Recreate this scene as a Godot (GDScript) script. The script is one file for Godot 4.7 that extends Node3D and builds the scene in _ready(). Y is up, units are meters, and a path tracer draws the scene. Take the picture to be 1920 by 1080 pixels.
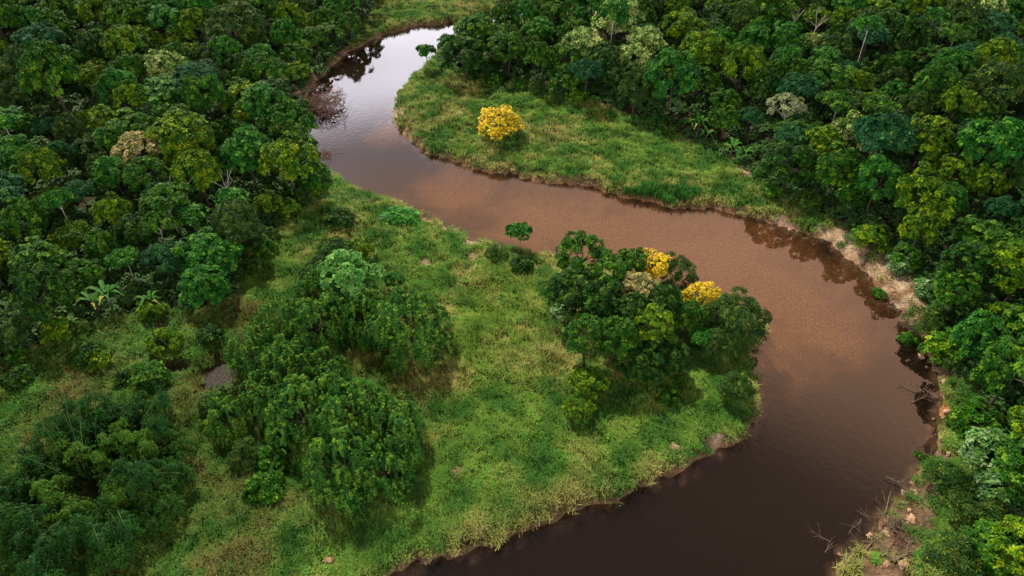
extends Node3D
# A tea-brown river winding through rain forest, seen from a drone 75 m above the water. y is up, the water lies at y = 0.

var rng := RandomNumberGenerator.new()
var taken := {}
var mats := {}
var bank: PackedVector2Array          # outline of the river, walked down one bank and up the other
var sd_grid := PackedFloat32Array()   # signed distance to the bank on a coarse grid: positive on land
const SD_X := -230.0
const SD_Z := -360.0
const SD_C := 2.5
const SD_NX := 185
const SD_NZ := 150
var n_big := FastNoiseLite.new()
var n_mid := FastNoiseLite.new()
var n_small := FastNoiseLite.new()
var forest_a: PackedVector2Array
var forest_b: PackedVector2Array
var protos := {}
var crown_at := {}
var all_trees := []                   # Vector3(x, z, radius) of every tree set so far

# ------------------------------------------------------------------ helpers
func numbered(called: String) -> String:
	var k: int = taken.get(called, -1) + 1
	taken[called] = k
	return called if k == 0 else "%s_%03d" % [called, k]

func tag(o: Node, label: String, category: String, group := "", kind := ""):
	if label: o.set_meta("label", label)
	if category: o.set_meta("category", category)
	if group: o.set_meta("group", group)
	if kind: o.set_meta("kind", kind)
	return o

func part(called: String, mesh: Mesh, m: Material, parent: Node) -> MeshInstance3D:
	var o := MeshInstance3D.new()
	o.mesh = mesh
	o.material_override = m
	if parent == self:
		o.name = numbered(called)
		add_child(o)
	else:
		o.name = called if not parent.has_node(called) else free_name(called, parent)
		parent.add_child(o)
	return o

func free_name(called: String, parent: Node) -> String:
	var k := 1
	while parent.has_node("%s_%03d" % [called, k]): k += 1
	return "%s_%03d" % [called, k]

func thing(called: String, label: String, category: String, group := "") -> Node3D:
	var o := Node3D.new()
	o.name = called
	tag(o, label, category, group)
	return o

func place(o: Node3D, x: float, z: float, scale_by := 1.0, turn := 0.0, sink := 0.0) -> Node3D:
	o.name = numbered(str(o.get_meta("kind_name", o.name)))
	o.remove_meta("kind_name")
	add_child(o)
	o.position = Vector3(x, ground(x, z) - sink, z)
	o.rotation.y = turn
	o.scale = Vector3.ONE * scale_by
	return o

func copy_of(key: String, label: String, category: String, group := "") -> Node3D:
	var list: Array = protos[key]
	var src: Node3D = list[rng.randi() % list.size()]
	var o: Node3D = src.duplicate()
	o.set_meta("kind_name", src.name)
	tag(o, label, category, group)
	return o

func lin(r: float, g: float, b: float) -> Color:
	return Color(r, g, b)

func arrays(v: PackedVector3Array, n: PackedVector3Array, c: PackedColorArray, i: PackedInt32Array) -> ArrayMesh:
	var a := []
	a.resize(Mesh.ARRAY_MAX)
	a[Mesh.ARRAY_VERTEX] = v
	a[Mesh.ARRAY_NORMAL] = n
	if c.size(): a[Mesh.ARRAY_COLOR] = c
	a[Mesh.ARRAY_INDEX] = i
	var m := ArrayMesh.new()
	m.add_surface_from_arrays(Mesh.PRIMITIVE_TRIANGLES, a)
	return m

func tube(st: SurfaceTool, path: Array, radii: Array, sides := 6):
	var rings := []
	var prev := Vector3.RIGHT
	for k in path.size():
		var d: Vector3 = (path[mini(k + 1, path.size() - 1)] - path[maxi(k - 1, 0)]).normalized()
		var s := d.cross(prev)
		if s.length() < 0.05: s = d.cross(Vector3.FORWARD)
		s = s.normalized()
		var t := s.cross(d).normalized()
		prev = t
		var ring := []
		for j in sides:
			var a := TAU * j / sides
			ring.append(path[k] + (s * cos(a) + t * sin(a)) * radii[k])
		rings.append(ring)
	for k in path.size() - 1:
		for j in sides:
			var a: Vector3 = rings[k][j]
			var b: Vector3 = rings[k][(j + 1) % sides]
			var c: Vector3 = rings[k + 1][(j + 1) % sides]
			var d: Vector3 = rings[k + 1][j]
			for p in [a, b, c, a, c, d]: st.add_vertex(p)
	for j in range(1, sides - 1):
		for p in [rings[-1][0], rings[-1][j], rings[-1][j + 1]]: st.add_vertex(p)

func begin() -> SurfaceTool:
	var st := SurfaceTool.new()
	st.begin(Mesh.PRIMITIVE_TRIANGLES)
	st.set_smooth_group(0)
	return st

func done(st: SurfaceTool) -> ArrayMesh:
	st.generate_normals()
	st.index()
	return st.commit()

func crooked(from: Vector3, to: Vector3, bend: float, steps: int) -> Array:
	var p := []
	var off := Vector3.ZERO
	for k in steps + 1:
		var t := float(k) / steps
		if k > 0 and k < steps: off = Vector3(rng.randf_range(-1, 1), rng.randf_range(-.4, .4), rng.randf_range(-1, 1)) * bend
		else: off = Vector3.ZERO
		p.append(from.lerp(to, t) + off)
	return p

func taper(a: float, b: float, steps: int) -> Array:
	var r := []
	for k in steps + 1: r.append(lerpf(a, b, float(k) / steps))
	return r

# ------------------------------------------------------------------ materials
func noise_tex(size: int, freq: float, seed_: int, octaves := 4, ramp: Gradient = null) -> NoiseTexture2D:
	var n := FastNoiseLite.new()
	n.seed = seed_
	n.frequency = freq
	n.fractal_octaves = octaves
	var t := NoiseTexture2D.new()
	t.width = size
	t.height = size
	t.seamless = true
	t.noise = n
	t.color_ramp = ramp
	return t

func ramp(a: Color, b: Color) -> Gradient:
	var g := Gradient.new()
	g.set_color(0, a)
	g.set_color(1, b)
	return g

func leaf_mat(called: String, rough: float, spec: float, back: float) -> StandardMaterial3D:
	var m := StandardMaterial3D.new()
	m.resource_name = called
	m.vertex_color_use_as_albedo = true
	m.roughness = rough
	m.metallic_specular = spec
	m.cull_mode = BaseMaterial3D.CULL_DISABLED
	m.backlight_enabled = true
	m.backlight = Color(back, back, back)
	return m

func bark_mat(called: String, dark: Color, light: Color) -> StandardMaterial3D:
	var m := StandardMaterial3D.new()
	m.resource_name = called
	m.albedo_texture = noise_tex(256, 0.03, 5, 4, ramp(dark, light))
	m.uv1_triplanar = true
	m.uv1_scale = Vector3(1.2, 0.5, 1.2)
	m.roughness = 0.9
	m.heightmap_enabled = true
	m.heightmap_texture = noise_tex(256, 0.05, 6)
	m.heightmap_scale = 3.0
	return m

func make_materials():
	mats.leaf = leaf_mat("leaf", 0.55, 0.15, 0.3)
	mats.gloss = leaf_mat("glossy_leaf", 0.46, 0.38, 0.36)
	mats.grass = leaf_mat("grass_blade", 0.7, 0.1, 0.34)
	mats.petal = leaf_mat("petal", 0.7, 0.3, 0.5)
	mats.bark = bark_mat("bark", Color(.10, .08, .06), Color(.26, .22, .18))
	mats.pale_bark = bark_mat("pale_bark", Color(.40, .38, .34), Color(.70, .68, .63))
	mats.culm = bark_mat("green_culm", Color(.16, .24, .08), Color(.30, .38, .14))
	mats.grey_wood = bark_mat("weathered_wood", Color(.20, .16, .13), Color(.46, .39, .33))
	mats.brown_wood = bark_mat("dead_wood", Color(.22, .15, .12), Color(.48, .35, .28))
	mats.rock = bark_mat("rock", Color(.38, .29, .22), Color(.68, .56, .45))
	var g := StandardMaterial3D.new()
	g.resource_name = "soil"
	g.vertex_color_use_as_albedo = true
	g.albedo_texture = noise_tex(512, 0.02, 11, 6, ramp(Color(.62, .6, .56), Color(1, 1, 1)))
	g.uv1_triplanar = true
	g.uv1_world_triplanar = true
	g.uv1_scale = Vector3.ONE * 0.13
	g.heightmap_enabled = true
	g.heightmap_texture = noise_tex(512, 0.03, 12, 6)
	g.heightmap_scale = 22.0
	g.roughness = 0.95
	g.metallic_specular = 0.25
	mats.soil = g
	var w := StandardMaterial3D.new()
	w.resource_name = "river_water"
	w.transparency = BaseMaterial3D.TRANSPARENCY_ALPHA
	w.albedo_color = Color(lin(.009, .0045, .0028).linear_to_srgb(), 0.5)
	w.roughness = 0.02
	w.metallic_specular = 0.8
	w.uv1_triplanar = true
	w.uv1_world_triplanar = true
	w.uv1_scale = Vector3.ONE * 0.045
	w.heightmap_enabled = true
	w.heightmap_texture = noise_tex(1024, 0.016, 21, 3)
	w.heightmap_scale = 0.4
	mats.water = w
	var p := StandardMaterial3D.new()
	p.resource_name = "muddy_puddle"
	p.albedo_color = lin(.075, .070, .072).linear_to_srgb()
	p.roughness = 0.9
	p.metallic_specular = 0.15
	p.uv1_triplanar = true
	p.uv1_scale = Vector3.ONE * 0.3
	p.albedo_texture = noise_tex(256, 0.03, 33, 5, ramp(Color(.55, .53, .5), Color(1, 1, 1)))
	mats.mud = p

# ------------------------------------------------------------------ the land
func sd(x: float, z: float) -> float:
	var fx := clampf((x - SD_X) / SD_C, 0.0, SD_NX - 1.001)
	var fz := clampf((z - SD_Z) / SD_C, 0.0, SD_NZ - 1.001)
	var i := int(fx)
	var j := int(fz)
	fx -= i
	fz -= j
	var k := j * SD_NX + i
	return lerpf(lerpf(sd_grid[k], sd_grid[k + 1], fx), lerpf(sd_grid[k + SD_NX], sd_grid[k + SD_NX + 1], fx), fz)

func survey():
	sd_grid.resize(SD_NX * SD_NZ)
	var n := bank.size()
	for j in SD_NZ:
		for i in SD_NX:
			var p := Vector2(SD_X + i * SD_C, SD_Z + j * SD_C)
			var best := 1e9
			for k in n:
				var a := bank[k]
				var b := bank[(k + 1) % n]
				var ab := b - a
				best = minf(best, (p - a - ab * clampf((p - a).dot(ab) / ab.length_squared(), 0, 1)).length_squared())
			best = sqrt(best)
			sd_grid[j * SD_NX + i] = -best if Geometry2D.is_point_in_polygon(p, bank) else best

func shore(x: float, z: float) -> float:        # distance to the water line, with a ragged edge
	return sd(x, z) + n_small.get_noise_2d(x * 3.0, z * 3.0) * 1.3 + n_mid.get_noise_2d(x * 2.0, z * 2.0) * 1.1

# bare earth: Vector4(x, z, radius, slope width of the bank there) and its colour
var sands := []
var dips := []

func sandy(x: float, z: float) -> float:
	var s := 0.0
	for q in sands:
		var d: float = Vector2(x - q[0], z - q[1]).length() / q[2]
		if d < 1.4: s = maxf(s, clampf(1.4 - d + n_small.get_noise_2d(x * 6.0, z * 6.0) * 0.5, 0, 1))
	return s

func ground(x: float, z: float) -> float:
	var d := shore(x, z)
	if d < 0.0: return maxf(-2.2, d * 0.33)
	var w := 1.5 + n_mid.get_noise_2d(x, z) * 1.1
	for q in sands:
		if q[3] > 0.0 and Vector2(x - q[0], z - q[1]).length() < q[2] * 1.3: w = q[3]
	var t := clampf(d / w, 0, 1)
	var far := clampf((d - 1.5) / 8.0, 0, 1)
	var h := (1.25 + n_big.get_noise_2d(x, z) * 0.35) * t * (1.6 - 0.6 * t) + far * (n_mid.get_noise_2d(x * 1.5, z * 1.5) * 0.95 + 0.4) + far * n_small.get_noise_2d(x * 1.7, z * 1.7) * 0.22
	for q in dips:
		var e: float = Vector2((x - q[0]) / q[2], (z - q[1]) / q[3]).length()
		if e < 1.6: h = lerpf(0.75, h, clampf((e - 0.8) / 0.8, 0, 1))
	return h

func in_forest(x: float, z: float) -> bool:
	var p := Vector2(x, z)
	return Geometry2D.is_point_in_polygon(p, forest_a) or Geometry2D.is_point_in_polygon(p, forest_b)

func soil_colour(x: float, z: float, d: float) -> Color:
	var a := n_mid.get_noise_2d(x * 2.2 + 40.0, z * 2.2)
	var b := n_small.get_noise_2d(x * 2.5, z * 2.5 + 90.0)
	if d < -0.2:                                  # river bed: bars of sand with the copper sky glow painted in, dark mud between
		var bar := 0.0
		for q in glow_bars:
			var e: float = Vector2((x - q[0]), (z - q[1])).length() / q[2]
			bar = maxf(bar, clampf(1.1 * (1.35 - e) + a * 0.45 + b * 0.15, 0, 1))
		var c := lin(.008, .0045, .003).lerp(lin(.38, .17, .07), bar)
		return c.lerp(lin(.42, .27, .15), clampf(1.0 + d * 0.8 + b * 0.6, 0, 1) * 0.8)
	var s := sandy(x, z)
	var sand := lin(.44, .34, .25).lerp(lin(.17, .105, .062), clampf(0.5 + b * 1.6 + a * 0.8, 0, 1))
	for q in sands:
		if q.size() > 4 and Vector2(x - q[0], z - q[1]).length() < q[2] * 1.3: sand = lin(.42, .20, .06).lerp(lin(.24, .11, .045), clampf(.5 + b, 0, 1)) if q[4] == 1 else lin(.075, .05, .033).lerp(lin(.20, .14, .09), clampf(.3 + b * 1.8, 0, 1))
	var wet := clampf(1.3 - d + b * 1.2, 0, 1)
	var c := lin(.050, .062, .020).lerp(lin(.13, .105, .05), clampf(0.35 + a * 1.2 + b * 0.7, 0, 1))
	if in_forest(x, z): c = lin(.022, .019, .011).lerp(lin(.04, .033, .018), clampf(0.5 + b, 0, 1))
	c = c.lerp(lin(.17, .11, .065), wet * 0.75)
	return c.lerp(sand, s)

var glow_bars := []

func steps(marks: Array) -> PackedFloat32Array:      # [from, step, to, step, to ...]
	var out := PackedFloat32Array()
	var at: float = marks[0]
	var k := 1
	while k < marks.size():
		var to: float = marks[k + 1]
		var n := maxi(1, roundi((to - at) / marks[k]))
		for i in n: out.append(at + (to - at) * i / n)
		at = to
		k += 2
	out.append(at)
	return out

func build_ground():
	var xs := steps([-3000.0, 500.0, -500.0, 50.0, -200.0, 6.0, -140.0, 1.5, -70.0, 0.9, 75.0, 1.5, 150.0, 6.0, 210.0, 50.0, 500.0, 500.0, 3000.0])
	var zs := steps([-3500.0, 500.0, -600.0, 40.0, -330.0, 5.0, -265.0, 1.7, -150.0, 0.95, -28.0, 3.0, 0.0, 50.0, 300.0, 400.0, 2300.0])
	var v := PackedVector3Array()
	var c := PackedColorArray()
	var i := PackedInt32Array()
	for z in zs:
		for x in xs:
			v.append(Vector3(x, ground(x, z), z))
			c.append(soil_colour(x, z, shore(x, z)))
	var nx := xs.size()
	var n := PackedVector3Array()
	n.resize(v.size())
	for b in zs.size():
		for a in nx:
			var k := b * nx + a
			var l := v[k - 1 if a > 0 else k]
			var r := v[k + 1 if a < nx - 1 else k]
			var u := v[k - nx if b > 0 else k]
			var d := v[k + nx if b < zs.size() - 1 else k]
			n[k] = (d - u).cross(r - l).normalized()
			if a < nx - 1 and b < zs.size() - 1: i.append_array([k, k + 1, k + nx, k + 1, k + nx + 1, k + nx])
	tag(part("ground", arrays(v, n, c, i), mats.soil, self), "", "", "", "structure")

func sheet(x0: float, x1: float, z0: float, z1: float, y: float) -> ArrayMesh:
	var v := PackedVector3Array([Vector3(x0, y, z0), Vector3(x1, y, z0), Vector3(x1, y, z1), Vector3(x0, y, z1)])
	return arrays(v, PackedVector3Array([Vector3.UP, Vector3.UP, Vector3.UP, Vector3.UP]), PackedColorArray(), PackedInt32Array([0, 1, 2, 0, 2, 3]))

# ------------------------------------------------------------------ foliage
# One rosette of leaves: each leaf is a folded diamond of two triangles.
func rosette(V: PackedVector3Array, N: PackedVector3Array, C: PackedColorArray, I: PackedInt32Array, p: Vector3, n: Vector3, count: int, ls: float, lw: float, lift: float, droop: float, col: Color):
	var t := n.cross(Vector3(0.31, 0.2, 0.93)).normalized()
	var b := n.cross(t)
	var a0 := rng.randf() * TAU
	for k in count:
		var a := a0 + TAU * k / count + rng.randf_range(-.35, .35)
		var ax := (t * cos(a) + b * sin(a) + n * (lift + rng.randf_range(-.3, .35)) + Vector3(0, -droop, 0)).normalized()
		var ln := (n - ax * n.dot(ax)).normalized()
		var sv := ax.cross(ln)
		var l := ls * rng.randf_range(.7, 1.25)
		var w := l * lw
		var q := p + ax * l * 0.12
		var mid := q + ax * l * 0.5
		var f := ln * w * 0.35
		var tip := q + ax * l - ln * l * 0.12
		var s := V.size()
		V.push_back(q)
		V.push_back(mid + sv * w + f)
		V.push_back(tip)
		V.push_back(mid - sv * w + f)
		N.push_back(ln)
		N.push_back((ln - sv * 0.4).normalized())
		N.push_back(ln)
		N.push_back((ln + sv * 0.4).normalized())
		var cc := col * rng.randf_range(.8, 1.2)
		C.push_back(cc)
		C.push_back(cc)
		C.push_back(cc)
		C.push_back(cc)
		I.push_back(s)
		I.push_back(s + 2)
		I.push_back(s + 1)
		I.push_back(s)
		I.push_back(s + 3)
		I.push_back(s + 2)

# A crown: boughs spread over a dome, rosettes spread over each bough. pal: [colour, weight] pairs.
func crown(s: Dictionary, seed_: int) -> ArrayMesh:
	rng.seed = seed_
	var V := PackedVector3Array()
	var N := PackedVector3Array()
	var C := PackedColorArray()
	var I := PackedInt32Array()
	var r: float = s.r
	var h: float = s.h
	var nb: int = s.nb
	var lean := Vector3(rng.randf_range(-1, 1), 0, rng.randf_range(-1, 1)) * r * 0.12
	for k in nb:
		var y: float = 1.0 - (k + 0.5) / nb * (1.0 + s.low)
		var rad := sqrt(maxf(0.0, 1.0 - y * y))
		var a := k * 2.39996 + rng.randf_range(-.5, .5)
		var dir := Vector3(cos(a) * rad, y, sin(a) * rad)
		var reach := rng.randf_range(.58, .86) * (1.0 if rng.randf() > 0.18 else 1.2)
		var ctr: Vector3 = Vector3(dir.x * r, dir.y * h, dir.z * r) * reach + Vector3(0, s.cy, 0) + lean * y
		if s.get("flat", 0.0) > 0.0: ctr.y = lerpf(ctr.y, s.cy + h * 0.5 * (1.0 - rad * rad * 0.5) + rng.randf_range(-.5, .5), s.flat)
		var br: float = r * s.br * rng.randf_range(.7, 1.25)
		var shade := rng.randf_range(.82, 1.18)
		var nr := int(s.nr * br * br / (r * r * s.br * s.br)) + 3
		for m in nr:
			var u := Vector3(rng.randfn(), rng.randfn(), rng.randfn()).normalized()
			if u.dot(dir) < -0.25 or u.y < -0.45: u = (u + dir * 0.9 + Vector3.UP * 0.7).normalized()
			var p: Vector3 = ctr + Vector3(u.x, u.y * 0.8, u.z) * br * rng.randf_range(.72, 1.08)
			if p.y < 0.15: p.y = rng.randf_range(.15, .8)
			var nn := (u * 0.8 + Vector3.UP * 0.55 + Vector3(rng.randfn(), 0, rng.randfn()) * 0.2).normalized()
			var pick := rng.randf()
			var col: Color = s.pal[0][0]
			for e in s.pal:
				pick -= e[1]
				col = e[0]
				if pick < 0.0: break
			rosette(V, N, C, I, p, nn, s.nl, s.ls, s.lw, s.get("lift", .2), s.droop, col * shade)
			if s.has("strands") and rng.randf() < s.strands:      # creepers hanging from the bough
				var q := p
				for e in 2 + rng.randi() % 4:
					q += Vector3(u.x * .12 + rng.randfn() * .06, -.36, u.z * .12 + rng.randfn() * .06)
					if q.y > .15: rosette(V, N, C, I, q, (Vector3(u.x, .5, u.z)).normalized(), 4, s.ls * .9, s.lw, 0.0, s.droop, col * shade)
	return arrays(V, N, C, I)

func trunk_mesh(cy: float, h: float, r: float, thick: float, limbs: int) -> ArrayMesh:
	var st := begin()
	var top := Vector3(rng.randf_range(-.4, .4), cy - h * 0.15, rng.randf_range(-.4, .4))
	tube(st, crooked(Vector3(0, -0.6, 0), top, thick * 0.5, 4), [thick * 1.5, thick, thick * .85, thick * .75, thick * .6], 7)
	for k in limbs:
		var a := TAU * k / limbs + rng.randf_range(-.4, .4)
		var to := Vector3(cos(a) * r * .62, cy + h * rng.randf_range(.1, .5), sin(a) * r * .62)
		tube(st, crooked(top + Vector3(0, -cy * 0.2 * rng.randf(), 0), to, r * 0.06, 3), taper(thick * .5, thick * .1, 3), 5)
	return done(st)

func add_tree(key: String, called: String, s: Dictionary, variants: int, bark := "bark", leaf := "leaf", limbs_apart := false):
	protos[key] = []
	crown_at[key] = s.cy
	for k in variants:
		var o := thing(called, "", "")
		rng.seed = hash(key) + k * 77
		if limbs_apart:
			var top := Vector3(rng.randf_range(-.3, .3), s.cy - s.h * 0.3, rng.randf_range(-.3, .3))
			var st := begin()
			tube(st, crooked(Vector3(0, -.6, 0), top, s.thick * .6, 4), taper(s.thick * 1.2, s.thick * .7, 4), 7)
			part("trunk", done(st), mats[bark], o)
			for j in int(s.limbs):
				var a: float = TAU * j / s.limbs + rng.randf_range(-.5, .5)
				var to := Vector3(cos(a) * s.r * .75, s.cy + s.h * rng.randf_range(.1, .75), sin(a) * s.r * .75)
				st = begin()
				var p := crooked(top + Vector3(0, -s.cy * 0.18 * rng.randf(), 0), to, s.r * 0.07, 3)
				tube(st, p, taper(s.thick * .55, s.thick * .12, 3), 5)
				tube(st, crooked(p[2], p[2] + (to - p[1]) * .5 + Vector3(rng.randfn(), .4, rng.randfn()) * s.r * .2, .1, 2), taper(s.thick * .25, s.thick * .08, 2), 4)
				part("limb", done(st), mats[bark], o)
		else:
			part("trunk", trunk_mesh(s.cy, s.h, s.r, s.thick, 5), mats[bark], o)
		if s.nb > 0: part("crown", crown(s, hash(key) * 3 + k * 131), mats[leaf], o)
		protos[key].append(o)

func make_protos():
	var dark := [[lin(.007, .030, .005), 0.5], [lin(.012, .046, .006), 0.33], [lin(.042, .100, .007), 0.17]]
	var mid := [[lin(.010, .046, .005), 0.42], [lin(.019, .072, .006), 0.38], [lin(.062, .140, .008), 0.2]]
	var yel := [[lin(.016, .056, .005), 0.35], [lin(.042, .108, .005), 0.4], [lin(.115, .185, .006), 0.25]]
	var bri := [[lin(.009, .056, .008), 0.35], [lin(.016, .088, .010), 0.45], [lin(.048, .150, .012), 0.2]]
	var blu := [[lin(.008, .042, .014), 0.5], [lin(.013, .064, .020), 0.38], [lin(.028, .105, .024), 0.12]]
	var dul := [[lin(.013, .040, .009), 0.5], [lin(.024, .060, .010), 0.33], [lin(.065, .105, .014), 0.17]]
	add_tree("dense", "dense_tree", {r = 5.0, h = 4.6, cy = 6.0, nb = 42, low = .4, br = 0.22, nr = 19, nl = 7, ls = .46, lw = .29, droop = .15, thick = .28, pal = dark}, 5)
	add_tree("broad", "broadleaf_tree", {r = 5.0, h = 4.2, cy = 6.2, nb = 38, low = .35, br = 0.23, nr = 20, nl = 8, ls = .5, lw = .28, droop = .15, thick = .28, pal = mid}, 5)
	add_tree("yellowish", "rosette_tree", {r = 5.0, h = 3.9, cy = 6.2, nb = 44, low = .25, br = 0.2, nr = 16, nl = 8, ls = .48, lw = .26, droop = .05, thick = .26, pal = yel}, 5)
	add_tree("bright", "leafy_tree", {r = 5.0, h = 4.4, cy = 6.2, nb = 34, low = .35, br = 0.25, nr = 22, nl = 7, ls = .52, lw = .3, droop = .2, thick = .26, pal = bri}, 4)
	add_tree("bluish", "layered_tree", {r = 5.0, h = 3.4, cy = 6.6, nb = 34, low = .1, br = 0.22, nr = 19, nl = 8, ls = .5, lw = .22, droop = .1, flat = .5, thick = .26, pal = blu}, 4)
	add_tree("dull", "feathery_tree", {r = 5.0, h = 4.2, cy = 5.8, nb = 44, low = .35, br = 0.22, nr = 22, nl = 8, ls = .5, lw = .16, droop = .1, thick = .24, pal = dul}, 4)
	add_tree("cream", "flowering_tree", {r = 5.0, h = 4.4, cy = 6.4, nb = 44, low = .3, br = 0.21, nr = 17, nl = 7, ls = .6, lw = .3, droop = .05, thick = .28, pal = [[lin(.03, .09, .012), .38], [lin(.13, .22, .045), .34], [lin(.30, .36, .12), .28]]}, 3)
	add_tree("beige", "flowering_tree", {r = 5.0, h = 4.0, cy = 6.2, nb = 44, low = .3, br = 0.2, nr = 17, nl = 7, ls = .55, lw = .3, droop = .05, thick = .28, pal = [[lin(.06, .09, .02), .3], [lin(.19, .17, .06), .42], [lin(.31, .28, .115), .28]]}, 2)
	add_tree("golden", "flowering_tree", {r = 5.0, h = 4.4, cy = 5.2, nb = 44, low = .55, br = 0.24, nr = 42, nl = 7, ls = .24, lw = .38, droop = .05, thick = .24, pal = [[lin(.52, .36, .005), .45], [lin(.66, .50, .009), .2], [lin(.28, .20, .005), .17], [lin(.06, .11, .01), .18]]}, 2, "bark", "petal")
	add_tree("vine", "vine_covered_tree", {r = 5.0, h = 5.6, cy = 3.6, nb = 52, low = .75, br = 0.2, nr = 21, strands = .5, nl = 7, ls = .28, lw = .3, droop = .7, lift = 0.0, thick = .24, pal = [[lin(.013, .056, .010), .38], [lin(.030, .105, .014), .38], [lin(.085, .180, .016), .24]]}, 4)
	add_tree("pale_vine", "vine_covered_tree", {r = 5.0, h = 5.6, cy = 5.0, nb = 46, low = .7, br = 0.22, nr = 22, nl = 7, ls = .5, lw = .34, droop = .3, thick = .24, pal = [[lin(.03, .12, .02), .35], [lin(.06, .18, .03), .45], [lin(.13, .27, .06), .2]]}, 1)
	add_tree("slender", "slender_tree", {r = 3.0, h = 1.9, cy = 8.6, nb = 11, low = 0.0, br = .34, nr = 11, nl = 8, ls = .8, lw = .25, droop = .2, flat = .6, thick = .10, limbs = 5, pal = bri}, 3, "pale_bark", "leaf", true)
	add_tree("umbrella", "umbrella_tree", {r = 4.6, h = 2.2, cy = 8.0, nb = 15, low = 0.0, br = .26, nr = 18, nl = 8, ls = .55, lw = .2, droop = .1, flat = .7, thick = .13, limbs = 6, pal = mid}, 3, "pale_bark", "leaf", true)
	add_tree("silver", "twiggy_tree", {r = 4.6, h = 3.2, cy = 7.0, nb = 16, low = .1, br = .26, nr = 10, nl = 7, ls = .5, lw = .22, droop = .1, thick = .11, limbs = 12, pal = [[lin(.07, .11, .04), .5], [lin(.17, .20, .10), .5]]}, 1, "pale_bark", "leaf", true)
	add_tree("bare", "dead_tree", {r = 2.6, h = 3.0, cy = 8.0, nb = 0, thick = .11, limbs = 6, pal = mid}, 3, "pale_bark", "leaf", true)
	# shrubs: no clear trunk shows, but each has its stems
	var low := {r = 1.8, h = 1.5, cy = .75, nb = 12, low = .4, br = .42, nr = 24, nl = 6, ls = .32, lw = .3, droop = .15, thick = .07, pal = mid}
	add_tree("shrub", "shrub", low, 3)
	var l2 := low.duplicate()
	l2.pal = dark
	add_tree("dark_shrub", "shrub", l2, 2)
	var l3 := low.duplicate()
	l3.pal = yel
	add_tree("yellow_shrub", "shrub", l3, 2)
	var l4 := low.duplicate()
	l4.pal = [[lin(.014, .085, .012), .4], [lin(.024, .125, .016), .4], [lin(.05, .17, .02), .2]]
	l4.ls = .6
	add_tree("teal_shrub", "shrub", l4, 1)
	var l5 := low.duplicate()
	l5.pal = [[lin(.03, .09, .02), .5], [lin(.05, .13, .02), .5]]
	add_tree("glossy_shrub", "shrub", l5, 2, "bark", "gloss")
	var l6 := low.duplicate()
	l6.pal = dul
	l6.ls = .34
	l6.lw = .15
	l6.nr = 24
	add_tree("olive_shrub", "shrub", l6, 2)
	for list in protos.values():
		for o in list:
			var cr = o.get_node_or_null("trunk")
			if cr and str(o.name).begins_with("shrub"): cr.name = "stem"

func banana(seed_: int) -> Node3D:
	rng.seed = seed_
	var o := thing("banana_plant", "", "")
	var st := begin()
	tube(st, [Vector3(0, -.3, 0), Vector3(.05, 1.2, .02), Vector3(.1, 2.4, 0)], [.2, .16, .1], 7)
	part("stem", done(st), mats.bark, o)
	for k in 9:
		var a := k * 2.4 + rng.randf_range(-.3, .3)
		var up := rng.randf_range(.5, 1.9)
		var out := Vector3(cos(a), 0, sin(a))
		var side := Vector3(-sin(a), 0, cos(a))
		var l := rng.randf_range(2.2, 3.2)
		var V := PackedVector3Array()
		var N := PackedVector3Array()
		var C := PackedColorArray()
		var I := PackedInt32Array()
		var c := lin(.018, .075, .009) * rng.randf_range(.7, 1.3)
		if k == 4: c = lin(.12, .13, .02)
		for j in 9:
			var t := j / 8.0
			var p := Vector3(.1, 2.3, 0) + out * l * (t * .85) + Vector3.UP * (up * sin(t * 2.3) * l * .4 - t * t * .5)
			var w := .34 * sin(minf(1.0, t * 1.15 + .08) * PI * .96) + .03
			var ragged := 1.0 - .25 * (j % 2)
			for e in [-1.0, 0.0, 1.0]:
				V.append(p + side * w * e * ragged + Vector3.UP * absf(e) * w * .35)
				N.append((Vector3.UP - out * .2 - side * e * .35).normalized())
				C.append(c * (1.25 if e == 0.0 else 1.0))
			if j < 8:
				for e in 2:
					var q := j * 3 + e
					I.append_array([q, q + 3, q + 1, q + 1, q + 3, q + 4])
		part("leaf", arrays(V, N, C, I), mats.leaf, o)
	return o

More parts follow.
